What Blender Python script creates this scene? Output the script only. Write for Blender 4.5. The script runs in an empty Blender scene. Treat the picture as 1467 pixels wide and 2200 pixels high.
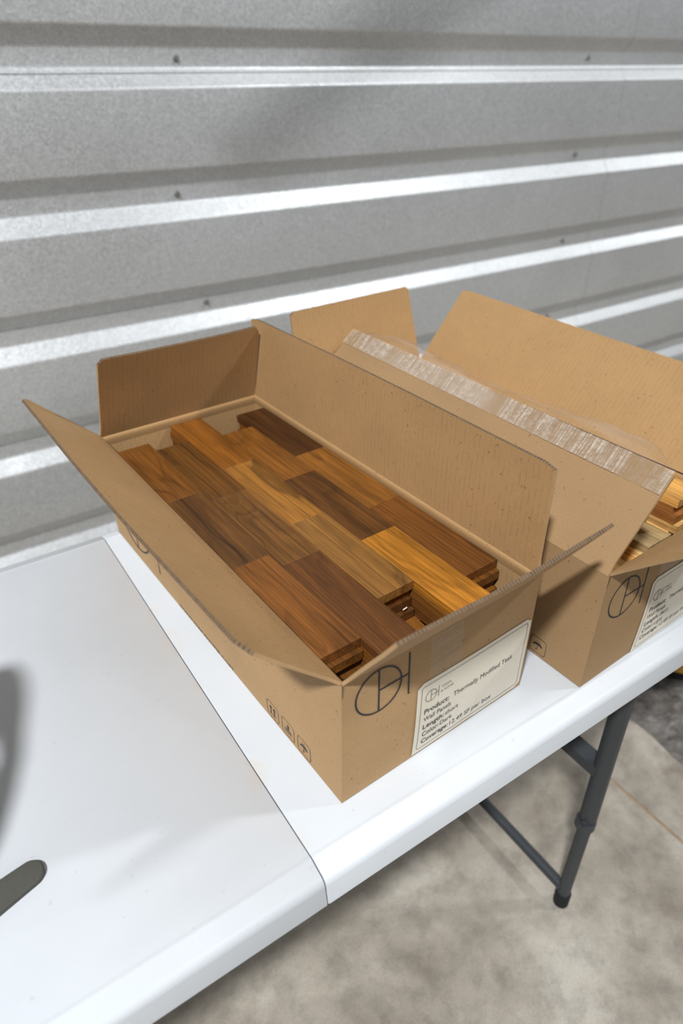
import bpy, bmesh, math, random
from mathutils import Vector, Matrix, noise
random.seed(7)
C = bpy.context.scene.collection
SC = bpy.context.scene
TZ = 0.74                                   # table top above the floor
V = Vector

# ------------------------------------------------------------------ camera
cd = bpy.data.cameras.new('camera'); cam = bpy.data.objects.new('camera', cd); C.objects.link(cam)
cam.location = (-0.1962, -0.3229, 0.6925 + TZ)
cam.rotation_euler = (0.9922, 0.0009, -0.5869)
cd.sensor_fit = 'VERTICAL'; cd.sensor_height = 36.0; cd.lens = 1475.26 / 2200 * 36
cd.clip_start = 0.02
cd.dof.use_dof = True; cd.dof.focus_distance = 0.84; cd.dof.aperture_fstop = 3.4
SC.camera = cam

# ------------------------------------------------------------------ world, lamps, exposure
w = bpy.data.worlds.new('World'); SC.world = w; w.use_nodes = True
w.node_tree.nodes['Background'].inputs[0].default_value = (0.86, 0.93, 1.0, 1)
w.node_tree.nodes['Background'].inputs[1].default_value = 0.095

def lamp(name, loc, power, size=0.42, col=(0.965, 0.985, 1.0)):
    l = bpy.data.lights.new(name, 'AREA'); l.shape = 'DISK'; l.size = size; l.energy = power; l.color = col
    o = bpy.data.objects.new(name, l); C.objects.link(o); o.location = loc      # hangs level, shining straight down
    return o
lamp('high_bay_lamp', (-2.75, -1.95, 5.75), 500)
lamp('high_bay_lamp', (4.35, -1.95, 5.75), 150)
lamp('high_bay_lamp', (11.4, -1.95, 5.75), 260)
lamp('high_bay_lamp', (-2.75, -9.0, 5.75), 130)
lamp('high_bay_lamp', (4.35, -9.0, 5.75), 130)
SC.view_settings.view_transform = 'Standard'; SC.view_settings.look = 'None'
SC.view_settings.gamma = 1.0; SC.view_settings.use_curve_mapping = False
SC.view_settings.exposure = 0.27

# ------------------------------------------------------------------ helpers
def s2l(*c):
    return tuple((x / 255 / 12.92 if x <= 10 else ((x / 255 + 0.055) / 1.055) ** 2.4) for x in c)

class MB:
    """collects verts / faces (with uv and material slot) and links them as ONE mesh object"""
    def __init__(s): s.v = []; s.f = []; s.uv = []; s.m = []; s.sm = []
    def face(s, pts, mi=0, uv=None, smooth=False):
        b = len(s.v); s.v.extend([tuple(p) for p in pts]); s.f.append(tuple(range(b, b + len(pts))))
        s.uv.append(uv or [(0, 0)] * len(pts)); s.m.append(mi); s.sm.append(smooth)
    def grid(s, P, U, mi=0, flip=False, smooth=True):
        """P: rows of points (shared verts), U: rows of uv"""
        b = len(s.v); n = len(P); k = len(P[0])
        for r in P: s.v.extend([tuple(p) for p in r])
        for i in range(n - 1):
            for j in range(k - 1):
                q = [(i, j), (i + 1, j), (i + 1, j + 1), (i, j + 1)]
                if flip: q.reverse()
                s.f.append(tuple(b + a * k + c for a, c in q)); s.uv.append([U[a][c] for a, c in q])
                s.m.append(mi); s.sm.append(smooth)
    def box(s, x0, x1, y0, y1, z0, z1, mi=0):
        p = [V((x, y, z)) for z in (z0, z1) for y in (y0, y1) for x in (x0, x1)]
        for q in ((0, 2, 3, 1), (4, 5, 7, 6), (0, 1, 5, 4), (2, 6, 7, 3), (0, 4, 6, 2), (1, 3, 7, 5)):
            s.face([p[i] for i in q], mi)
    def tube(s, a, b, r, n=20, r2=None, mi=0, caps=True):
        a, b = V(a), V(b); d = (b - a).normalized(); x = d.orthogonal().normalized(); y = d.cross(x); r2 = r2 or r
        ra = [a + (x * math.cos(t) + y * math.sin(t)) * r for t in (i * 2 * math.pi / n for i in range(n))]
        rb = [b + (x * math.cos(t) + y * math.sin(t)) * r2 for t in (i * 2 * math.pi / n for i in range(n))]
        k = len(s.v); s.v.extend([tuple(p) for p in ra + rb])
        for i in range(n):
            j = (i + 1) % n; s.f.append((k + i, k + j, k + n + j, k + n + i)); s.uv.append([(0, 0)] * 4); s.m.append(mi); s.sm.append(True)
        if caps: s.face(ra[::-1], mi); s.face(rb, mi)
    def sheet(s, P, ns, nt, th, W, H, mo=0, mi=1, me=2):
        """card of thickness th; P(s,t)->outer surface; normal = dP/ds x dP/dt points to the outer face"""
        e = 1e-3; O = []; I = []; U = []
        for i in range(ns + 1):
            ro = []; ri = []; ru = []
            for j in range(nt + 1):
                a, b = i / ns, j / nt; p = P(a, b)
                a1, a0 = min(1, a + e), max(0, a - e); b1, b0 = min(1, b + e), max(0, b - e)
                n = (P(a1, b) - P(a0, b)).cross(P(a, b1) - P(a, b0)).normalized()
                ro.append(p); ri.append(p - n * th); ru.append((a * W, b * H))
            O.append(ro); I.append(ri); U.append(ru)
        s.grid(O, U, mo); s.grid(I, U, mi, flip=True)
        for i in range(ns):
            for j, fl in ((0, 1), (nt, 0)):
                q = [O[i][j], O[i + 1][j], I[i + 1][j], I[i][j]]; l0, l1 = i / ns * W, (i + 1) / ns * W
                u = [(l0, 0), (l1, 0), (l1, th), (l0, th)]
                if fl: q.reverse(); u.reverse()
                s.face(q, me, u)
        for j in range(nt):
            for i, fl in ((0, 0), (ns, 1)):
                q = [O[i][j], O[i][j + 1], I[i][j + 1], I[i][j]]; l0, l1 = j / nt * H, (j + 1) / nt * H
                u = [(l0, 0), (l1, 0), (l1, th), (l0, th)]
                if not fl: q.reverse(); u.reverse()
                s.face(q, mo, u)
    def mesh(s, name, mats):
        me = bpy.data.meshes.new(name); me.from_pydata(s.v, [], s.f)
        ul = me.uv_layers.new(name='UVMap'); k = 0
        for p, u in zip(me.polygons, s.uv):
            for a in u: ul.data[k].uv = a; k += 1
        me.polygons.foreach_set('material_index', s.m); me.polygons.foreach_set('use_smooth', s.sm)
        for m in mats: me.materials.append(m)
        me.update(); return me
    def build(s, name, mats, parent=None, weld=False):
        if not isinstance(mats, (list, tuple)): mats = [mats]
        me = s.mesh(name, mats)
        if weld:
            bm = bmesh.new(); bm.from_mesh(me); bmesh.ops.remove_doubles(bm, verts=bm.verts, dist=1e-6)
            bmesh.ops.recalc_face_normals(bm, faces=bm.faces); bm.to_mesh(me); bm.free()
        return link(name, me, parent)

def link(name, data, parent=None):
    o = bpy.data.objects.new(name, data); C.objects.link(o)
    if parent: o.parent = parent
    return o
def thing(name, label, cat, loc=(0, 0, 0), rz=0.0, group=None):
    o = link(name, None); o.location = loc; o.rotation_euler = (0, 0, rz); o.empty_display_size = 0.05
    o['label'] = label; o['category'] = cat
    if group: o['group'] = group
    return o
def tag(o, label, cat, group=None):
    o['label'] = label; o['category'] = cat
    if group: o['group'] = group
    return o
def structure(o): o['kind'] = 'structure'; return o

# ------------------------------------------------------------------ materials
class NT:
    def __init__(s, name):
        s.m = bpy.data.materials.new(name); s.m.use_nodes = True; s.t = s.m.node_tree
        s.b = s.t.nodes['Principled BSDF']; s.out = s.t.nodes['Material Output']
    def n(s, typ, **k):
        o = s.t.nodes.new('ShaderNode' + typ)
        for a, b in k.items(): setattr(o, a, b)
        return o
    def l(s, a, b): s.t.links.new(a, b)
    def set(s, **k):
        for a, b in k.items(): s.b.inputs[a.replace('_', ' ')].default_value = b
    def coord(s, kind, scale, loc=(0, 0, 0)):
        tc = s.n('TexCoord'); mp = s.n('Mapping'); mp.inputs['Scale'].default_value = scale; mp.inputs['Location'].default_value = loc
        s.l(tc.outputs[kind], mp.inputs['Vector']); return mp.outputs['Vector']
    def noise(s, vec, scale, detail=3.0, rough=0.5, dist=0.0):
        o = s.n('TexNoise'); o.inputs['Scale'].default_value = scale; o.inputs['Detail'].default_value = detail
        o.inputs['Roughness'].default_value = rough; o.inputs['Distortion'].default_value = dist
        if vec is not None: s.l(vec, o.inputs['Vector'])
        return o.outputs['Fac']
    def ramp(s, fac, stops, interp='LINEAR'):
        r = s.n('ValToRGB'); r.color_ramp.interpolation = interp; e = r.color_ramp.elements
        while len(e) < len(stops): e.new(0.5)
        for a, (p, c) in zip(e, stops):
            a.position = p; a.color = (c, c, c, 1) if isinstance(c, (int, float)) else (*c[:3], 1)
        s.l(fac, r.inputs['Fac']); return r.outputs['Color']
    def mix(s, fac, a, b, mode='MIX'):
        o = s.n('MixRGB', blend_type=mode)
        for i, x in enumerate((fac, a, b)):
            if isinstance(x, (int, float)): o.inputs[i].default_value = x if i == 0 else (x, x, x, 1)
            elif isinstance(x, tuple): o.inputs[i].default_value = (*x[:3], 1)
            else: s.l(x, o.inputs[i])
        return o.outputs[0]
    def math(s, op, a, b=None):
        o = s.n('Math', operation=op)
        for i, x in enumerate((a, b)):
            if x is None: continue
            if isinstance(x, (int, float)): o.inputs[i].default_value = x
            else: s.l(x, o.inputs[i])
        return o.outputs[0]
    def color(s, c): s.l(c, s.b.inputs['Base Color'])
    def bump(s, h, strength=0.3, dist=0.001):
        o = s.n('Bump'); o.inputs['Strength'].default_value = strength; o.inputs['Distance'].default_value = dist
        s.l(h, o.inputs['Height']); s.l(o.outputs[0], s.b.inputs['Normal'])

def plain(name, col, rough=0.5, metal=0.0, speck=0.0, scale=300):
    t = NT(name); t.set(Roughness=rough, Metallic=metal, Base_Color=(*col, 1))
    v = t.coord('Object', (1, 1, 1)); n = t.noise(v, scale, 2)
    t.color(t.mix(1.0, (*col,), t.ramp(n, [(0.3, 1 - speck), (0.7, 1 + speck)]), 'MULTIPLY'))
    return t.m

def cardboard(name, inner, k=1.0):
    t = NT(name); t.set(Roughness=0.82); t.b.inputs['Specular IOR Level'].default_value = 0.22
    o = t.coord('Object', (1, 1, 1)); uv = t.coord('UV', (1, 1, 1))
    base = (0.445, 0.283, 0.142) if not inner else (0.415, 0.253, 0.114)
    base = tuple(k * x for x in base)
    fib = t.noise(o, 900, 3, 0.7); blot = t.noise(o, 9, 3, 0.55)
    c = t.mix(1.0, (*base,), t.ramp(fib, [(0.3, 0.84), (0.7, 1.15)]), 'MULTIPLY')
    c = t.mix(1.0, c, t.ramp(blot, [(0.3, 0.94), (0.7, 1.05)]), 'MULTIPLY')
    sp = t.noise(t.coord('Object', (1, 1, 1), (3, 1, 2)), 190, 1, 0.4)
    c = t.mix(t.ramp(sp, [(0.735, 0), (0.76, 0.6)]), c, (0.16, 0.085, 0.04))
    if inner:                                # the flutes show through as broken dark lines across the hinge
        wv = t.n('TexWave', wave_type='BANDS', bands_direction='X', wave_profile='SIN')
        wv.inputs['Scale'].default_value = 1.0; wv.inputs['Distortion'].default_value = 0.0
        mp = t.coord('UV', (38.0, 0.0, 0.0)); t.l(mp, wv.inputs['Vector'])
        line = t.ramp(wv.outputs['Fac'], [(0.94, 0), (0.985, 1)])
        brk = t.ramp(t.noise(t.coord('UV', (160, 60, 1)), 1.0, 2), [(0.42, 0), (0.6, 1)])
        c = t.mix(t.math('MULTIPLY', t.math('MULTIPLY', line, brk), 0.36), c, (0.17, 0.09, 0.045))
        t.bump(wv.outputs['Fac'], 0.07, 0.0006)
    t.color(c); return t.m

def card_edge():
    t = NT('cardboard edge'); t.set(Roughness=0.9)
    wv = t.n('TexWave', wave_type='BANDS', bands_direction='X'); mp = t.coord('UV', (78, 0, 0)); t.l(mp, wv.inputs['Vector']); wv.inputs['Scale'].default_value = 1
    gap = t.ramp(wv.outputs['Fac'], [(0.35, 0), (0.65, 1)])
    n = t.ramp(t.noise(t.coord('UV', (70, 0, 0)), 1, 2), [(0.35, 0.35), (0.6, 1)])
    t.color(t.mix(t.math('MULTIPLY', gap, n), (0.17, 0.11, 0.062), (0.075, 0.045, 0.025))); return t.m

def wood():
    t = NT('teak'); t.set(Roughness=0.5); t.b.inputs['Specular IOR Level'].default_value = 0.35
    tc = t.n('TexCoord'); oi = t.n('ObjectInfo'); ad = t.n('VectorMath', operation='ADD'); sc = t.n('VectorMath', operation='SCALE')
    cb = t.n('CombineXYZ'); t.l(oi.outputs['Random'], cb.inputs[0]); t.l(oi.outputs['Random'], cb.inputs[1]); t.l(oi.outputs['Random'], cb.inputs[2])
    t.l(cb.outputs[0], sc.inputs[0]); sc.inputs['Scale'].default_value = 37.0
    t.l(tc.outputs['Object'], ad.inputs[0]); t.l(sc.outputs[0], ad.inputs[1])
    def mp(s):
        m = t.n('Mapping'); m.inputs['Scale'].default_value = s; t.l(ad.outputs[0], m.inputs['Vector']); return m.outputs[0]
    warp = t.noise(mp((5, 22, 22)), 1, 2, 0.5)
    # growth rings: a coordinate across the board bent by slow noise along it, cut into uneven bands
    bend = t.noise(mp((4.5, 16, 16)), 1, 2, 0.45); sy = t.n('SeparateXYZ'); t.l(mp((1, 1, 1)), sy.inputs[0])
    ring = t.math('ADD', t.math('MULTIPLY', sy.outputs[1], 30.0), t.math('MULTIPLY', bend, 4.2))
    rv = t.n('CombineXYZ'); t.l(ring, rv.inputs[0]); t.l(sy.outputs[2], rv.inputs[1])
    rings = t.noise(rv.outputs[0], 2.2, 3, 0.6)
    streak = t.noise(mp((5, 330, 330)), 1, 4, 0.62)
    pore = t.noise(mp((30, 1500, 1500)), 1, 2, 0.6)
    broad = t.noise(mp((5, 26, 26)), 1, 3, 0.55, 0.5)
    c = t.mix(1.0, oi.outputs['Color'], t.ramp(rings, [(0.34, 0.58), (0.44, 0.92), (0.66, 1.16)]), 'MULTIPLY')
    c = t.mix(1.0, c, t.ramp(streak, [(0.36, 0.66), (0.5, 0.98), (0.66, 1.24)]), 'MULTIPLY')
    c = t.mix(1.0, c, t.ramp(pore, [(0.32, 0.78), (0.5, 1.03)]), 'MULTIPLY')
    c = t.mix(1.0, c, t.ramp(broad, [(0.3, (0.66, 0.63, 0.66)), (0.46, (0.98, 0.96, 0.94)), (0.7, (1.22, 1.17, 1.06))]), 'MULTIPLY')
    c = t.mix(t.ramp(warp, [(0.7, 0), (0.84, 0.35)]), c, (0.03, 0.014, 0.006))
    t.color(c); t.bump(streak, 0.08, 0.0004); return t.m

def galvanised():
    t = NT('galvanised steel'); t.set(Metallic=0.7, Roughness=0.46)
    o = t.coord('Object', (1, 1, 1))
    vo = t.n('TexVoronoi', feature='F1'); vo.inputs['Scale'].default_value = 210; t.l(o, vo.inputs['Vector'])
    sp = t.n('SeparateColor'); t.l(vo.outputs['Color'], sp.inputs[0])
    fine = t.noise(o, 420, 2, 0.6); blot = t.noise(o, 2.2, 3, 0.5)
    c = t.mix(1.0, (0.67, 0.682, 0.69), t.ramp(sp.outputs[0], [(0, 0.90), (1, 1.10)]), 'MULTIPLY')
    c = t.mix(1.0, c, t.ramp(fine, [(0.3, 0.9), (0.7, 1.1)]), 'MULTIPLY')
    c = t.mix(1.0, c, t.ramp(blot, [(0.3, 0.95), (0.7, 1.05)]), 'MULTIPLY')
    t.color(c); t.l(t.ramp(sp.outputs[1], [(0, 0.40), (1, 0.54)]), t.b.inputs['Roughness'])
    t.bump(t.noise(o, 3.0, 2), 0.12, 0.02); return t.m

def plastic_white():
    t = NT('white moulded plastic'); t.set(Roughness=0.42)
    o = t.coord('Object', (1, 1, 1))
    c = t.mix(t.ramp(t.noise(o, 170, 1, 0.3), [(0.76, 0), (0.79, 0.35)]), (0.575, 0.60, 0.63), (0.42, 0.40, 0.36))
    c = t.mix(1.0, c, t.ramp(t.noise(o, 6, 4, 0.6), [(0.3, 0.965), (0.7, 1.02)]), 'MULTIPLY')
    # grime rubbed in beside the fold
    sx = t.n('SeparateXYZ'); t.l(o, sx.inputs[0])
    near = t.ramp(t.math('ABSOLUTE', sx.outputs[0]), [(0.0, 1), (0.022, 0)])
    dirt = t.ramp(t.noise(o, 16, 4, 0.65), [(0.5, 0), (0.72, 1)])
    c = t.mix(t.math('MULTIPLY', t.math('MULTIPLY', near, dirt), 0.55), c, (0.56, 0.50, 0.40))
    t.color(c); t.bump(t.noise(o, 900, 2), 0.05, 0.0003); return t.m

def concrete():
    t = NT('concrete'); t.set(Roughness=0.62)
    o = t.coord('Object', (1, 1, 1))
    a = t.noise(o, 3.0, 6, 0.62, 0.3); b = t.noise(o, 17, 5, 0.65); d = t.noise(o, 220, 2, 0.6)
    c = t.ramp(a, [(0.32, (0.165, 0.138, 0.108)), (0.5, (0.295, 0.26, 0.213)), (0.66, (0.40, 0.365, 0.312))])
    c = t.mix(1.0, c, t.ramp(b, [(0.3, 0.70), (0.52, 1.0), (0.72, 1.12)]), 'MULTIPLY')
    c = t.mix(1.0, c, t.ramp(d, [(0.3, 0.9), (0.7, 1.08)]), 'MULTIPLY')
    st = t.ramp(t.noise(t.coord('Object', (1, 1, 1), (4.1, 2.7, 0)), 9, 3, 0.5), [(0.66, 0), (0.76, 0.6)])
    c = t.mix(st, c, (0.14, 0.11, 0.085))
    t.color(c); t.bump(d, 0.1, 0.0006); return t.m

def tape(name, streaky):
    t = NT(name); t.set(Base_Color=(0.62, 0.52, 0.42, 1), Roughness=0.35)
    tr = t.n('BsdfTransparent'); gl = t.n('BsdfGlossy'); gl.inputs['Roughness'].default_value = 0.18
    mx = t.n('MixShader'); mx.inputs[0].default_value = 0.07; t.l(tr.outputs[0], mx.inputs[1]); t.l(gl.outputs[0], mx.inputs[2])
    m2 = t.n('MixShader')
    if streaky:                              # air trapped under the film: milky ribs across the tape, torn off at its edge
        rib = t.noise(t.coord('UV', (330, 14, 1)), 1, 3, 0.6)
        gaps = t.noise(t.coord('UV', (17, 0, 1)), 1, 1, 0.4)
        crk = t.noise(t.coord('UV', (90, 120, 1)), 1, 4, 0.7)
        f = t.math('MULTIPLY', t.math('MULTIPLY', t.ramp(rib, [(0.36, 0.12), (0.6, 0.85)]), t.ramp(gaps, [(0.36, 0.25), (0.47, 1)])), t.ramp(crk, [(0.32, 0.25), (0.6, 1)]))
        t.l(f, m2.inputs[0])
    else:
        f = t.noise(t.coord('UV', (6, 90, 1)), 1, 2, 0.5); t.l(t.ramp(f, [(0.45, 0.02), (0.75, 0.30)]), m2.inputs[0])
    t.l(mx.outputs[0], m2.inputs[1]); t.l(t.b.outputs[0], m2.inputs[2]); t.l(m2.outputs[0], t.out.inputs[0])
    return t.m

def film():
    t = NT('dark plastic film'); t.set(Roughness=0.10, Base_Color=(0.10, 0.092, 0.085, 1))
    o = t.coord('Object', (1, 1, 1)); n = t.noise(o, 26, 5, 0.65)
    t.color(t.ramp(n, [(0.3, (0.045, 0.040, 0.037)), (0.7, (0.20, 0.185, 0.17))])); t.bump(t.noise(o, 45, 4, 0.6), 0.9, 0.012); return t.m

M = dict(card=cardboard('kraft cardboard outside', False), cin=cardboard('kraft cardboard inside', True), edge=card_edge(), card2=cardboard('browner kraft cardboard outside', False, 0.76), wood=wood(), galv=galvanised(),
         white=plastic_white(), conc=concrete(), ink=plain('black print', (0.017, 0.017, 0.02), 0.6), paper=plain('cream label paper', (0.71, 0.655, 0.545), 0.6, 0, 0.03, 500),
         fine_ink=plain('grey label print', (0.07, 0.065, 0.06), 0.6), pale_ink=plain('faded label print', (0.26, 0.225, 0.185), 0.6),
         tape=tape('clear packing tape', True), tape_loose=tape('clear packing tape, loose', False), film=film(),
         steel=plain('dark grey powder coat', (0.036, 0.040, 0.045), 0.45, 0.1, 0.06, 500), rubber=plain('black rubber', (0.006, 0.006, 0.007), 0.9),
         screw=plain('zinc screw', (0.34, 0.33, 0.31), 0.4, 0.8, 0.08, 900), joint=plain('joint filler', (0.27, 0.185, 0.115), 0.8, 0, 0.15, 60),
         tool=plain('dark olive grey plastic', (0.062, 0.060, 0.050), 0.65, 0, 0.1, 500), amber=plain('amber plastic', (0.72, 0.36, 0.055), 0.45, 0, 0.06, 200),
         grey=plain('grey plastic', (0.3, 0.31, 0.33), 0.5), glue=plain('dried glue', (0.75, 0.72, 0.66), 0.4))

# ------------------------------------------------------------------ floor
fl = MB(); fl.box(-6, 14, -12, 1.72, -0.12, -0.0012)
floor = structure(fl.build('floor', M['joint']))
for x0, x1 in ((-6, 0.902), (0.910, 14)):
    s = MB(); s.box(x0, x1, -12, 1.72, -0.0012, 0); s.build('concrete_slab', M['conc'], floor)

# ------------------------------------------------------------------ corrugated steel wall
YW, WD, PITCH, DA, FB, BC = 1.5916, 0.032, 0.3082, 0.0416, 0.043, 0.0418
Z0 = 0.7683 + TZ
def profile(k0, k1, top=None, bottom=None):
    """(y, z) line of the sheet from rib k0 down to rib k1; ribs sink away from the room"""
    pts = []
    for k in range(k0, k1 + 1):
        z = Z0 - k * PITCH
        pts += [(YW, z), (YW + WD, z - DA), (YW + WD, z - DA - FB), (YW, z - DA - FB - BC)]
    if top is not None: pts = [(YW, top)] + pts
    if bottom is not None: pts.append((YW, bottom))
    return pts
def soften(pts, r=0.005):
    out = [pts[0]]
    for a, b, c in zip(pts, pts[1:], pts[2:]):
        a, b, c = V(a), V(b), V(c); u = (a - b).normalized(); w2 = (c - b).normalized(); p, q = b + u * r, b + w2 * r
        for i in range(5):
            t = i / 4; out.append(tuple((1 - t) ** 2 * p + 2 * t * (1 - t) * b + t * t * q))
    out.append(pts[-1]); return out
wall = structure(link('wall_back', None))
def steel_sheet(x0, x1, pts, off):
    pr = [(y - off, z) for y, z in soften(pts)]; m = MB(); n = 24
    xs = [x0 + (x1 - x0) * i / n for i in range(n + 1)]
    f = [[V((x, y, z)) for y, z in pr] for x in xs]; U = [[(0, 0)] * len(pr)] * (n + 1)
    bk = [[V((x, y + 0.0008, z)) for y, z in pr] for x in xs]
    m.grid(f, U); m.grid(bk, U, flip=True)
    for x, i in ((x0, 0), (x1, n)):
        for j in range(len(pr) - 1): m.face([f[i][j], f[i][j + 1], bk[i][j + 1], bk[i][j]])
    for i in range(n):
        for j in (0, -1): m.face([f[i][j], f[i + 1][j], bk[i + 1][j], bk[i][j]])
    return m.build('steel_sheet', M['galv'], wall)
ua = profile(-2, 0, top=Z0 + 2.6 * PITCH)[:-1]                       # upper sheets end in a lip half way down the slope of rib 0
zl = Z0 - DA - FB; ua.append((YW + WD - WD * 0.24, zl - BC * 0.24))
lo = [(YW + WD, Z0 - DA - 0.012), (YW + WD, zl), (YW, zl - BC)] + profile(1, 4, bottom=0.012)
for x0, x1, e in ((-2.6, 2.345, 0.0), (2.335, 6.6, 0.0016)):
    steel_sheet(x0, x1, ua, 0.0026 + e); steel_sheet(x0, x1, lo, e)
def screw(x, z, ry=0.0):
    m = MB(); m.tube((0, 0.0, 0), (0, -0.0022, 0), 0.0078, 20); m.tube((0, -0.0022, 0), (0, -0.0075, 0), 0.0052, 6)
    o = m.build('screw', M['screw'], wall); o.location = (x, YW + WD - 0.0028, z); o.rotation_euler = (0, ry, 0)
for k, (xa, za, xb, zb) in enumerate(((0.599, 0.703, 2.143, 0.709), (0.56, 0.395, 2.16, 0.404), (0.611, 0.095, 2.17, 0.091), (0.60, -0.215, 2.15, -0.213))):
    screw(xa, za + TZ, k * 0.3); screw(xb, zb + TZ, k * 0.2)
# ------------------------------------------------------------------ folding table
table = thing('folding_table', 'long white plastic folding table with grey steel legs by the ribbed metal wall', 'table', (0, 0, 0))
D = 0.745
def table_half(x0, x1, xs):
    """moulded half top: chamfered rim, deep skirt, rounded outer corners left plain"""
    half = [(0.034, 0.0), (0.0325, 0.0), (0.0300, 0.0006), (0.0285, 0.0007), (0.0265, 0.0), (0.025, -0.0006), (0.010, -0.0046), (0.0085, -0.0051), (0.0055, -0.0066), (0.0032, -0.0090), (0.0018, -0.0125), (0.0014, -0.0142), (-0.0024, -0.0408), (-0.0025, -0.0416), (-0.0020, -0.042), (0.0010, -0.042), (0.0016, -0.0412), (0.010, -0.034)]
    pr = [(D - y, z) for y, z in half[::-1]] + [(y, z) for y, z in half]
    pr = [(y, z + TZ) for y, z in pr]
    m = MB(); n = len(pr)
    ins = 0.0012                                                     # eased edge at the fold
    stn = [(x0, ins if xs < 0 else 0.003), (x0 + 0.0014, 0), (x1 - 0.0014, 0), (x1, 0.003 if xs < 0 else ins)]
    rows = []
    for x, i in stn:
        rows.append([V((x, y + (i if y < 0.3 else -i), z - i)) for y, z in pr])
    m.grid(rows, [[(0, 0)] * n] * 4, smooth=True)
    m.face(rows[0][::-1]); m.face(rows[-1])
    for a, b in zip(rows, rows[1:]): m.face([a[-1], b[-1], b[0], a[0]])
    o = m.build('tabletop_half', M['white'], table)
    return o
table_half(0.0007, 0.915, -1); table_half(-0.915, -0.0007, 1)
def table_leg(x, y):
    top = x - 0.012
    m = MB(); m.tube((top, y, TZ - 0.036), (x, y, 0.275), 0.0158, 24); up = m.build('leg', M['steel'], table)
    m = MB(); m.tube((x + 0.0, y, 0.30), (x, y, 0.03), 0.0125, 24); m.build('leg_extension', M['steel'], up)
    m = MB(); m.tube((x, y, 0.0), (x, y, 0.034), 0.0155, 24); m.build('foot_cap', M['rubber'], up)
    m = MB(); m.tube((x - 0.004, y, 0.268), (x - 0.004, y, 0.285), 0.0182, 24); m.tube((x - 0.02, y - 0.006, 0.295), (x - 0.012, y - 0.004, 0.295), 0.004, 10); m.build('height_clip', M['steel'], up)
for sx in (1, -1):
    x = sx * 0.585
    for y in (0.046, D - 0.046): table_leg(x, y)
    m = MB(); m.tube((x - 0.003, 0.05, 0.052), (x - 0.003, D - 0.05, 0.052), 0.0108, 20); m.build('foot_bar', M['steel'], table)
    m = MB(); xx = x - 0.004 * sx
    m.box(xx - 0.016, xx + 0.016, 0.05, D - 0.05, 0.415, 0.437); m.build('cross_bar', M['steel'], table)
    m = MB(); m.box(x - 0.030, x + 0.018, 0.028, D - 0.028, TZ - 0.040, TZ - 0.026); m.build('leg_bracket', M['steel'], table)
    m = MB(); m.tube((x - sx * 0.02, D / 2, 0.43), (sx * 0.2, D / 2, TZ - 0.02), 0.008, 14); m.build('brace', M['steel'], table)

# ------------------------------------------------------------------ flat print (polygons in a 2-D frame, laid on a surface)
class Print:
    def __init__(s): s.p = []
    def poly(s, pts): s.p.append([tuple(q) for q in pts])
    def stroke(s, pts, wd, closed=False):
        n = len(pts); L = []; R = []
        for i in range(n):
            a = pts[(i - 1) % n] if closed or i > 0 else pts[i]; b = pts[(i + 1) % n] if closed or i < n - 1 else pts[i]
            d = (V(b) - V(a)).normalized(); nn = V((-d.y, d.x)) * wd / 2; L.append(V(pts[i]) + nn); R.append(V(pts[i]) - nn)
        for i in range(n if closed else n - 1):
            j = (i + 1) % n; s.poly([R[i], R[j], L[j], L[i]])
    def circle(s, cx, cy, r, wd, n=64): s.stroke([(cx + r * math.cos(t), cy + r * math.sin(t)) for t in (i * 2 * math.pi / n for i in range(n))], wd, True)
    def rrect(s, x0, x1, y0, y1, r, wd): s.stroke(rrect_pts(x0, x1, y0, y1, r), wd, True)
    def text(s, body, x, y, width, height, bold=0.0, nsub=None):
        cu = bpy.data.curves.new('t', 'FONT'); cu.body = body; cu.size = 1.0; cu.offset = bold; cu.resolution_u = 3
        o = bpy.data.objects.new('t', cu); C.objects.link(o); bpy.context.view_layer.update()
        me = bpy.data.meshes.new_from_object(o.evaluated_get(bpy.context.evaluated_depsgraph_get()))
        vs = [v.co.copy() for v in me.vertices]; x0 = min(v.x for v in vs); x1 = max(v.x for v in vs)
        kx = width / (x1 - x0); ky = height / 0.70
        for p in me.polygons: s.poly([(x + (vs[i].x - x0) * kx, y + vs[i].y * ky) for i in p.vertices])
        bpy.data.objects.remove(o); bpy.data.curves.remove(cu); bpy.data.meshes.remove(me)
    def build(s, name, mat, parent, fn):
        m = MB()
        for q in s.p:
            pts = [V(fn(a, b)) for a, b in q]
            m.face(pts)
        return m.build(name, mat, parent)
def rrect_pts(x0, x1, y0, y1, r, n=6):
    out = []
    for cx, cy, a0 in ((x1 - r, y1 - r, 0), (x0 + r, y1 - r, 90), (x0 + r, y0 + r, 180), (x1 - r, y0 + r, 270)):
        for i in range(n + 1):
            a = math.radians(a0 + 90 * i / n); out.append((cx + r * math.cos(a), cy + r * math.sin(a)))
    return out
def monogram(pr, cx, cy, r, wd):
    pr.circle(cx, cy, r, wd); pr.stroke([(cx, cy - r), (cx, cy + r)], wd)
    pr.stroke([(cx, cy + 0.02 * r), (cx + 1.36 * r, cy + 0.02 * r)], wd); pr.stroke([(cx + 1.36 * r, cy - 1.0 * r), (cx + 1.36 * r, cy + 1.0 * r)], wd)
def icon_frame(pr, x, y, wd=0.0007): pr.rrect(x, x + 0.0262, y, y + 0.0262, 0.0042, wd)
def icon_arrows(pr, x, y):
    icon_frame(pr, x, y)
    for a in (0.0085, 0.0165):
        pr.stroke([(x + a, y + 0.0068), (x + a, y + 0.0165)], 0.0014); pr.poly([(x + a - 0.0032, y + 0.0155), (x + a + 0.0032, y + 0.0155), (x + a, y + 0.0205)])
    pr.stroke([(x + 0.0055, y + 0.0062), (x + 0.0200, y + 0.0062)], 0.0012)
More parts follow.
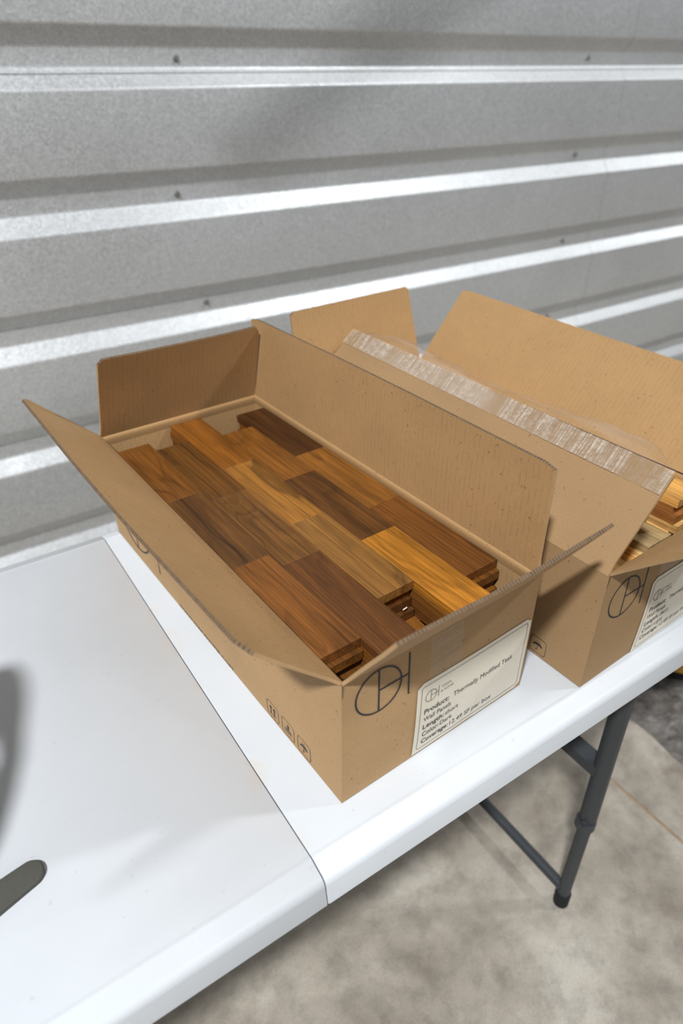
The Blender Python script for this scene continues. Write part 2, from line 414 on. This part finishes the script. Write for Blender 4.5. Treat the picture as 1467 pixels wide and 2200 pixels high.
def icon_stack(pr, x, y):
    icon_frame(pr, x, y); pr.text('8', x + 0.0112, y + 0.0125, 0.0045, 0.0078, 0.02)
    for b in (0.0105, 0.0072): pr.stroke([(x + 0.0055, y + b), (x + 0.0205, y + b)], 0.0013)
def icon_umbrella(pr, x, y):
    icon_frame(pr, x, y); cx, cy = x + 0.0125, y + 0.0118
    up = [(cx + 0.0078 * math.cos(t), cy + 0.0056 * math.sin(t)) for t in (math.pi * i / 14 for i in range(15))]
    dn = [(cx - 0.0078 + 0.0156 * i / 10, cy + 0.0022 * math.sin(math.pi * i / 10)) for i in range(1, 10)]
    for i in range(14):
        def low(px): s = (px - cx + 0.0078) / 0.0156; return cy + 0.0018 * math.sin(math.pi * s)
        a, b = up[i], up[i + 1]; pr.poly([(a[0], low(a[0])), (b[0], low(b[0])), b, a][::-1] if i else [(b[0], low(b[0])), b, a])
    pr.stroke([(cx, cy + 0.001), (cx, cy - 0.0058), (cx - 0.0010, cy - 0.0070), (cx - 0.0024, cy - 0.0068), (cx - 0.0028, cy - 0.0054)], 0.0009)
    for dx, dy in ((-0.003, 0.0082), (0.0005, 0.0088), (0.0036, 0.0078), (-0.0008, 0.0107), (0.0025, 0.0105)):
        pr.stroke([(cx + dx, cy + dy), (cx + dx - 0.0007, cy + dy - 0.0013)], 0.0006)

# ------------------------------------------------------------------ cartons
L, W, H, TH = 0.6611, 0.2934, 0.1872, 0.004
def carton(label, loc, rz, flaps, CM, lines, seed):
    box = thing('cardboard_box', label, 'box', loc, rz, 'open shipping cartons on the table')
    bul = lambda u, z: 0.0030 * math.sin(math.pi * min(1, max(0, u / W))) * math.sin(math.pi * min(1, max(0, z / H))) ** 0.8
    z0 = 0.0015
    m = MB()
    q = lambda f: (lambda s, t: V(f(s, t)))
    zz = lambda t: z0 + (H - z0) * t
    m.sheet(q(lambda s, t: (W * s, -bul(W * s, zz(t)), zz(t))), 16, 10, TH, W, H)
    m.sheet(q(lambda s, t: (W * (1 - s), L, zz(t))), 6, 4, TH, W, H)
    m.sheet(q(lambda s, t: (0 - 0.0022 * math.sin(math.pi * s) * math.sin(math.pi * t), L * (1 - s), zz(t))), 12, 6, TH, L, H)
    m.sheet(q(lambda s, t: (W + 0.0022 * math.sin(math.pi * s) * math.sin(math.pi * t), L * s, zz(t))), 12, 6, TH, L, H)
    m.sheet(q(lambda s, t: (0.001 + (W - 0.002) * t, 0.001 + (L - 0.002) * s, z0)), 4, 4, TH, L, W)
    def crease(p, q, inn):                                           # rolled bead of the fold along a wall's inner top edge
        p, q, inn = V(p), V(q), V(inn); prof = ((0, -0.017), (0.0010, -0.0125), (0.0021, -0.007), (0.0022, -0.0035), (0.0012, -0.0008), (-0.0004, 0.0004))
        rows = [[p.lerp(q, t) + inn * a + V((0, 0, b)) for a, b in prof] for t in (0, 0.25, 0.5, 0.75, 1)]
        m.grid(rows, [[(0, 0)] * len(prof)] * 5, 1)
    crease((W - TH, TH, H), (W - TH, L - TH, H), (-1, 0, 0)); crease((TH, L - TH, H), (W - TH, L - TH, H), (0, -1, 0))
    crease((TH, TH, H), (TH, L - TH, H), (1, 0, 0)); crease((TH, TH, H), (W - TH, TH, H), (0, 1, 0))
    m.build('body', CM, box)
    for nm, h0, h1, q0, q1, bow, rc in flaps:
        h0, h1, q0, q1 = V(h0), V(h1), V(q0), V(q1); wd = (h1 - h0).length; dp = ((q0 - h0).length + (q1 - h1).length) / 2
        nrm = (h1 - h0).cross(q0 - h0).normalized(); ax = (h1 - h0).normalized()
        def P(s, t, h0=h0, h1=h1, q0=q0, q1=q1, bow=bow, nrm=nrm, ax=ax, wd=wd, dp=dp, rc=rc):
            gap = 0.0025 * math.sin(min(1, t * 6) * math.pi / 2)         # slot cut beside the hinge
            s2 = s; a = h0.lerp(h1, s2); b = q0.lerp(q1, s2); p = a.lerp(b, t)
            p += ax * (gap * (1 - 2 * s)); r = rc
            for e, sgn in ((s * wd, 1), ((1 - s) * wd, -1)):             # outer corners eased round
                d = (1 - t) * dp
                if e < r and t > 0.5:
                    drop = r - math.sqrt(max(0, r * r - (r - e) ** 2)); p -= (b - a).normalized() * drop * max(0, (t - 0.5) / 0.5)
            p += nrm * bow * math.sin(math.pi * s) * t ** 1.5
            p += nrm * 0.0016 * noise.noise(V((s * 4 + seed, t * 2, seed)))* t
            return p
        fm = MB(); fm.sheet(P, 40, 14, TH, wd, dp); fm.build(nm, CM, box)
    front = lambda off: (lambda a, b: (a, -bul(a, b) - off, b))
    leftf = lambda off: (lambda x, b: (-0.0022 * math.sin(math.pi * x / L) * math.sin(math.pi * b / H) - off, L - x, b))
    pr = Print(); monogram(pr, 0.0468, lines['logo'], 0.0300, 0.0022); pr.build('logo_print', M['ink'], box, front(0.0006))
    pr = Print(); monogram(pr, L - 0.560, 0.0890, 0.0630, 0.0030); pr.build('logo_print', M['ink'], box, leftf(0.0006))
    pr = Print()
    icon_arrows(pr, L - 0.1555, 0.0070); icon_stack(pr, L - 0.1210, 0.0070); icon_umbrella(pr, L - 0.0865, 0.0070)
    pr.build('handling_print', M['ink'], box, leftf(0.0006))
    pr = Print(); pr.text('WWW.OAKAHOME.COM', L - 0.413, 0.0035, 0.166, 0.0050); pr.build('web_print', M['ink'], box, leftf(0.0006))
    # strip of clear tape running down the front, under the label
    tm = MB(); tg = [[V(front(0.0005)(0.118 + 0.048 * i / 6, 0.100 + 0.086 * j / 8)) for j in range(9)] for i in range(7)]
    tm.grid(tg, [[(0.048 * i / 6 * 0.25, 0.086 * j / 8) for j in range(9)] for i in range(7)]); tm.build('packing_tape', M['tape_loose'], box)
    # shipping label
    x0, x1, y0, y1 = lines['rect']; lm = MB(); nx, ny = 22, 12
    wob = lambda a, b: 0.0009 + 0.0011 * max(0, noise.noise(V((a * 34, b * 20, seed)))) 
    ring = rrect_pts(x0, x1, y0, y1, 0.0058)
    lf = lambda off: (lambda a, b: (a, -bul(a, b) - wob(a, b) - off, b))
    P = []; U = []
    for i in range(nx + 1):
        a = x0 + (x1 - x0) * i / nx; rr = []
        e = min(a - x0, x1 - a); d = 0.0058 - math.sqrt(max(0, 0.0058 ** 2 - (0.0058 - e) ** 2)) if e < 0.0058 else 0
        if lines['square'] and a - x0 < 0.0058: db = 0
        else: db = d
        for j in range(ny + 1):
            b = (y0 + db) + (y1 - d - y0 - db) * j / ny; rr.append(V(lf(0)(a, b)))
        P.append(rr); U.append([(0, 0)] * (ny + 1))
    lm.grid(P, U); lab = lm.build('shipping_label', M['paper'], box)
    pr = Print(); b = 0.0062; rp = rrect_pts(x0 + b, x1 - b, y0 + b, y1 - b, 0.004)
    dense = []
    for i in range(len(rp)):
        a, c = V(rp[i]), V(rp[(i + 1) % len(rp)]); k = max(1, int((c - a).length / 0.006)); dense += [tuple(a.lerp(c, j / k)) for j in range(k)]
    pr.stroke(dense, 0.0006, True); pr.build('label_border', M['fine_ink'], lab, lf(0.0004))
    tx = x0 + 0.0125; pr = Print()
    pr.text('Product:', tx, 0.0715, 0.0385, 0.0080, 0.014); pr.text('Thermally Modified Teak', tx + 0.046, 0.0715, 0.103, 0.0079)
    pr.text('Wall Panels', tx, 0.0585, 0.0435, 0.0079)
    pr.text('Length:', tx, 0.0455, 0.0335, 0.0080, 0.014); pr.text(lines['len'], tx + 0.036, 0.0455, 0.0215, 0.0079)
    pr.text('Color:', tx, 0.0325, 0.0265, 0.0080, 0.014 if lines['bold'] else 0.008); pr.text(lines['col'], tx + 0.029, 0.0325, 0.020, 0.0079)
    pr.text('Coverage:', tx, 0.0195, 0.0435, 0.0080, 0.014); pr.text('12.49 SF per box', tx + 0.0465, 0.0195, 0.0725, 0.0079)
    pr.build('label_text', M['fine_ink'], lab, lf(0.0004))
    pr = Print(); monogram(pr, tx + 0.0085, 0.0985, 0.0085, 0.0011); pr.text('OAKA', tx + 0.0245, 0.1005, 0.0150, 0.0042); pr.text('& HOME', tx + 0.0235, 0.0935, 0.0200, 0.0038)
    pr.build('label_logo', M['pale_ink'], lab, lf(0.0004))
    return box

h = H
B1 = (0.0603, 0.0634, TZ); R1 = 0.0499; B2 = (0.4164, 0.0306, TZ); R2 = 0.0472
g = 0.0015
box1 = carton('nearer open cardboard box, full of dark wood panels, with a Color: Dark label', B1, R1, [
    ('flap', (0, L - g, h), (0, g, h), (-0.1011, L - g, 0.2842), (-0.0985, 0.003, 0.2850), 0.004, 0.012),
    ('flap', (W, g, h), (W, L - g, h), (0.2886, 0.0, 0.3335), (0.2993, L, 0.3289), 0.003, 0.004),
    ('flap', (W - g, L, h), (g, L, h), (0.2905, 0.6254, 0.3247), (0.001, 0.5945 + 0.006, 0.3365), -0.004, 0.010),
    ('flap', (g, 0, h), (W - g, 0, h), (0.000, -0.075, 0.2990), (0.2934, -0.077, 0.3006), 0.002, 0.004)],
    [M['card'], M['cin'], M['edge']], dict(rect=(0.1012, 0.2895, 0.0058, 0.1245), logo=0.1525, len='short', col='Dark', bold=False, square=True), 1.3)
box2 = carton('farther open cardboard box with a taped flap, light wood panels and Color: Light label', B2, R2, [
    ('flap', (0, L - g, h), (0, g, h), (0.1237, L, 0.2833), (0.0920, 0.0, 0.2950), 0.003, 0.004),
    ('flap', (W, g, h), (W, L - g, h), (0.3930, 0.0, 0.3050), (0.3999, L, 0.3111), 0.004, 0.004),
    ('flap', (W - g, L, h), (g, L, h), (0.2934, 0.7104, 0.3239), (0.0, 0.6888, 0.3298), 0.0, 0.006),
    ('flap', (g, 0, h), (W - g, 0, h), (0.000, -0.0990, 0.2830), (0.2934, -0.100, 0.2830), 0.003, 0.004)],
    [M['card2'], M['cin'], M['edge']], dict(rect=(0.1085, 0.2895, 0.0020, 0.1335), logo=0.1345, len='Short', col='Light', bold=False, square=True), 5.1)

# clear tape along the free edge of the right box's left flap, one half stuck down, the other half curling over
def edge_tape():
    q0, q1 = V((0.1237, L, 0.2833)), V((0.0920, 0.0, 0.2950)); a0, a1 = V((0, L, h)), V((0, 0, h))
    up0 = (q0 - a0).normalized(); up1 = (q1 - a1).normalized(); out = (q1 - q0).cross(up0).normalized()
    if out.x > 0: out = -out
    m = MB(); P = []; U = []
    for i in range(61):
        s = 0.004 + 0.992 * i / 60; e = q0.lerp(q1, s); u = up0.lerp(up1, s).normalized(); bow = out * -0.0
        r = []
        for j in range(7):
            d = -0.032 + 0.0318 * j / 6; r.append(e + u * d + out * (0.0040 + 0.0008 * noise.noise(V((s * 60, j * .7, 3))) ))
        P.append(r); U.append([(s * L, 0.032 * j / 6) for j in range(7)])
    m.grid(P, U); t = m.build('packing_tape', M['tape'], box2)
    m = MB(); P = []; U = []
    for i in range(61):
        s = 0.03 + 0.966 * i / 60; e = q0.lerp(q1, s); u = up0.lerp(up1, s).normalized(); r = []
        lift = 0.020 + 0.006 * math.sin(s * 9) + 0.004 * noise.noise(V((s * 14, 0, 1)))
        lift *= min(1, (1.0 - s) * 14 + 0.12) * min(1, s * 6)
        for j in range(9):
            k = j / 8; d = lift * math.sin(k * 2.3) / math.sin(min(2.3, 1.57)); c = -0.020 * (1 - math.cos(k * 2.3)) * 0.6
            r.append(e + u * (d - 0.0005) + out * (0.0038 + c + 0.0022 * noise.noise(V((s * 30, k * 3, 9)))))
        P.append(r); U.append([(s * L, 0.03 * j / 8) for j in range(9)])
    m.grid(P, U); m.build('loose_tape', M['tape_loose'], box2)
edge_tape()

# ------------------------------------------------------------------ teak wall panels: fifteen staggered planks on a backing ply of fifteen more
PL, PW, PT = 0.1868, 0.0554, 0.0131
def plank_mesh():
    bm = bmesh.new(); bmesh.ops.create_cube(bm, size=1.0)
    for v in bm.verts: v.co = (v.co.x * PL, v.co.y * PW, v.co.z * PT)
    bmesh.ops.bevel(bm, geom=bm.edges[:], offset=0.0005, segments=1, affect='EDGES')
    me = bpy.data.meshes.new('plank'); bm.to_mesh(me); bm.free(); me.materials.append(M['wood']); return me
plank0 = plank_mesh()
def wall_panel(label, parent_loc, rz, u0, fronts, z_top, top_cols, dim, flip=False, back=True, group='wall panels in the cartons', jit=0.0012, tone=(1, 1, 1)):
    """fronts: v of the front end of each of the five columns (three planks long)"""
    p = thing('teak_cladding', label, 'wall panel', parent_loc, rz, group)
    k = 0
    for ply in range(2 if back else 1):
        for c in range(5):
            f = fronts[c] + (0 if ply == 0 else random.choice((-0.006, 0.005)) )
            for r in range(3):
                o = link('plank', plank0, p)
                o.location = (u0 + (c + 0.5) * 0.0556 + (0 if ply == 0 else random.uniform(-0.0012, 0.0012)) + random.uniform(-1, 1) * jit * 0.1,
                              f + (r + 0.5) * (PL + 0.0005), z_top - PT / 2 - ply * (PT + 0.0003) - random.uniform(0, 0.0004))
                o.rotation_euler = (0, 0, math.pi / 2 + (math.pi if random.random() < .5 else 0))
                if ply == 0 and top_cols: col = tuple(x * y for x, y in zip(s2l(*top_cols[c][r]), tone))
                else:
                    b = random.choice(dim); q = random.uniform(0.85, 1.2); col = tuple(x * q * y for x, y in zip(s2l(*b), tone))
                o.color = (*[min(1, x) for x in col], 1)
    return p
# front -> back within each column
TOP1 = [[(142, 92, 48), (120, 82, 46), (136, 88, 42)], [(112, 72, 42), (134, 93, 52), (120, 80, 40)], [(160, 116, 68), (172, 120, 60), (160, 102, 42)],
        [(205, 140, 58), (112, 74, 42), (156, 102, 48)], [(134, 86, 44), (164, 110, 54), (94, 58, 32)]]
DIM1 = [(120, 78, 40), (140, 92, 44), (100, 62, 32), (150, 98, 46)]
FR = [0.0525, 0.0215, 0.0915, 0.0075, 0.0610]
words = ['top', 'second', 'third', 'fourth', 'fifth', 'sixth']
ZT = 0.1760; STEP = 2 * (PT + 0.0003)
for k in range(6):
    fr = [f + random.uniform(-0.002, 0.002) * (k > 0) for f in FR]
    if k >= 2: fr = [L - 0.006 - (f + 3 * PL) + 0.0045 for f in FR][::-1] if k % 2 == 0 else fr
    zt = ZT - k * STEP
    wall_panel(('dark teak wall panel, %s in the nearer box' % ('top one lying' if k == 0 else words[k] + ' from the top of the stack')), B1, R1, 0.0088, fr, zt,
               TOP1 if k == 0 else None, DIM1, group='dark wall panels in the left box', tone=(0.61, 0.57, 0.40))
m = MB()                                     # two blobs of squeezed-out glue in the front notch
for a in ((0.131, 0.0922), (0.158, 0.0922)):
    m.tube((a[0], a[1] - 0.003, 0.1400), (a[0] + 0.006, a[1] - 0.0035, 0.1415), 0.0009, 8)
g1 = m.build('glue_squeeze_out', M['glue'], [o for o in bpy.data.objects if o.name == 'teak_cladding.001'][0])
g1.location = (0, 0, 0)

LIGHT = [(226, 178, 104), (206, 158, 88), (214, 168, 100), (150, 96, 46), (236, 200, 138), (160, 138, 98), (138, 90, 46)]
TOP2 = [[(230, 186, 112)] * 3, [(226, 178, 104)] * 3, [(236, 190, 110)] * 3, [(232, 180, 96)] * 3, [(214, 160, 86)] * 3]
zt2 = 0.181
# the columns of the light panels end at different places, so the front shows a stair of edges
pat = [[0.150, 0.175, 0.150, 0.130, 0.050], [0.140, 0.160, 0.140, 0.120, 0.048], [0.130, 0.120, 0.110, 0.046, 0.052], [0.100, 0.090, 0.040, 0.042, 0.050], [0.080, 0.040, 0.036, 0.050, 0.044], [0.045, 0.034, 0.040, 0.046, 0.05]]
for k in range(6):
    fr = [min(f, L - 0.008 - 3 * (PL + 0.0003)) for f in pat[k]]
    wall_panel(('light teak wall panel, %s in the farther taped box' % ('top one lying' if k == 0 else words[k] + ' from the top of the stack')), B2, R2, 0.0088, fr, zt2 - k * STEP,
               TOP2 if k == 0 else None, LIGHT, group='light wall panels in the right box')

# ------------------------------------------------------------------ small things
# dark bar with a rounded end lying flat on the table at the left edge
def bar():
    a, b = V((-0.2475, 0.1715)), V((-0.345, 0.149)); d = (b - a).normalized(); n = V((-d.y, d.x)); r = 0.0140; m = MB()
    out = []
    for i in range(17):
        t = -math.pi / 2 + math.pi * i / 16; out.append(a - d * (r * math.cos(t)) * 0.95 + n * (r * math.sin(t)))
    out += [b + n * r * 1.5, b - n * r * 1.5]
    lay = [[V((p.x, p.y, z)) for p in (out if k else out)] for k, z in ((0, 0.0), (1, 0.005))]
    c = sum((p for p in out), V((0, 0))) / len(out); ins = [V((p.x, p.y, 0.0065)) + (V((c.x, c.y, 0.0065)) - V((p.x, p.y, 0.0065))).normalized() * 0.0015 for p in out]
    k = len(out)
    for i in range(k):
        j = (i + 1) % k; m.face([lay[0][i], lay[0][j], lay[1][j], lay[1][i]]); m.face([lay[1][i], lay[1][j], ins[j], ins[i]])
    m.face(ins); m.face(lay[0][::-1])
    o = m.build('flat_bar', M['tool'], weld=True); o.location.z = TZ
    tag(o, 'dark grey flat bar with a rounded end lying on the white table', 'bar')
bar()

# unseen tote added at left to cast a holed shadow on the table
tote = thing('shadow_tote', 'added unseen grey tote on the table, shaped to cast a shadow with a hole', 'tote', (-0.39, 0.095, TZ))
def end_panel(x):
    outl = [(0.0, 0.0), (0.24, 0.0), (0.245, 0.25), (0.235, 0.34), (0.215, 0.378), (0.190, 0.394), (0.165, 0.394), (0.140, 0.383), (0.115, 0.362), (0.08, 0.338), (0.05, 0.300), (0.028, 0.262), (0.006, 0.20)]
    hole = [(0.107, 0.268), (0.135, 0.270), (0.148, 0.288), (0.135, 0.306), (0.107, 0.302), (0.095, 0.285)]
    bm = bmesh.new(); ev = []
    for ring in (outl, hole):
        vs = [bm.verts.new((x, a, b)) for a, b in ring]; ev += [bm.edges.new((vs[i], vs[(i + 1) % len(vs)])) for i in range(len(vs))]
    bmesh.ops.triangle_fill(bm, edges=ev, use_beauty=True)
    r = bmesh.ops.extrude_face_region(bm, geom=bm.faces[:]); bmesh.ops.translate(bm, verts=[v for v in r['geom'] if isinstance(v, bmesh.types.BMVert)], vec=(-0.008, 0, 0))
    bmesh.ops.recalc_face_normals(bm, faces=bm.faces[:])
    me = bpy.data.meshes.new('end_panel'); bm.to_mesh(me); bm.free(); me.materials.append(M['grey']); link('end_panel', me, tote)
end_panel(0.0); end_panel(-0.34)
m = MB(); m.box(-0.34, -0.008, 0.0, 0.24, 0.0, 0.012); m.box(-0.34, -0.008, 0.0, 0.008, 0.012, 0.14); m.box(-0.34, -0.008, 0.232, 0.24, 0.012, 0.14); m.build('tray', M['grey'], tote)

# crumpled film and an amber tub on the floor at the right
def film_sheet():
    m = MB(); n = 46; P = []; U = []
    for i in range(n + 1):
        r = []
        for j in range(n + 1):
            a, b = i / n, j / n
            x = 1.085 + 1.15 * a + 0.03 * noise.noise(V((b * 5, 1, a))) * (1 - a); y = -0.25 + 0.92 * b + 0.03 * noise.noise(V((a * 5, 2, b)))
            e = min(a, 1 - a, b, 1 - b) * 8
            z = 0.002 + min(1, e) * 0.022 * abs(noise.noise(V((a * 9, b * 9, 4)))) + 0.010 * min(1, e) * abs(noise.noise(V((a * 26, b * 26, 6))))
            r.append(V((x, y, z)))
        P.append(r); U.append([(0, 0)] * (n + 1))
    m.grid(P, U, smooth=False)
    tag(m.build('plastic_film', M['film']), 'crumpled dark glossy plastic film spread on the concrete floor', 'plastic film')
film_sheet()
tub = thing('tub', 'amber yellow rounded tub on the plastic film, shadow beneath built as black base', 'tub', (1.385, 0.340, 0.018))
m = MB(); m.tube((0, 0, 0.0), (0, 0, 0.03), 0.106, 40, 0.110); m.build('base', M['rubber'], tub)  # black base stands in for the shadow beneath the tub
m = MB()
for z0, z1, r0, r1 in ((0.03, 0.038, 0.112, 0.122), (0.038, 0.13, 0.122, 0.132), (0.13, 0.15, 0.132, 0.128), (0.15, 0.156, 0.128, 0.118)): m.tube((0, 0, z0), (0, 0, z1), r0, 40, r1)
m.build('shell', M['amber'], tub)

# unseen arm added above the frame to shade the upper ribs diagonally
arm = thing('shadow_arm', 'added unseen steel arm high on the wall, put in to cast its diagonal shadow', 'bracket', (2.43, YW - 0.004, 2.241))
m = MB(); m.box(-0.10, 0.10, -0.012, 0.0, -0.06, 0.06); m.build('shadow_arm_plate', M['steel'], arm)
m = MB(); a, b = V((0, -0.012, 0)), V((-2.5, -0.806, 0)); d = (b - a).normalized(); n = V((-d.y, d.x, 0)) * 0.06
sec = [[p + n * u + V((0, 0, v)) for u, v in ((-ku, -kv), (ku, -kv), (ku, kv), (-ku, kv))] for p, ku, kv in ((a, 1.3, 0.09), (b, 0.25, 0.016))]   # tapers to its tip
for i in range(4): j = (i + 1) % 4; m.face([sec[0][i], sec[0][j], sec[1][j], sec[1][i]])
m.face(sec[0][::-1]); m.face(sec[1]); m.build('beam', M['steel'], arm, weld=True)
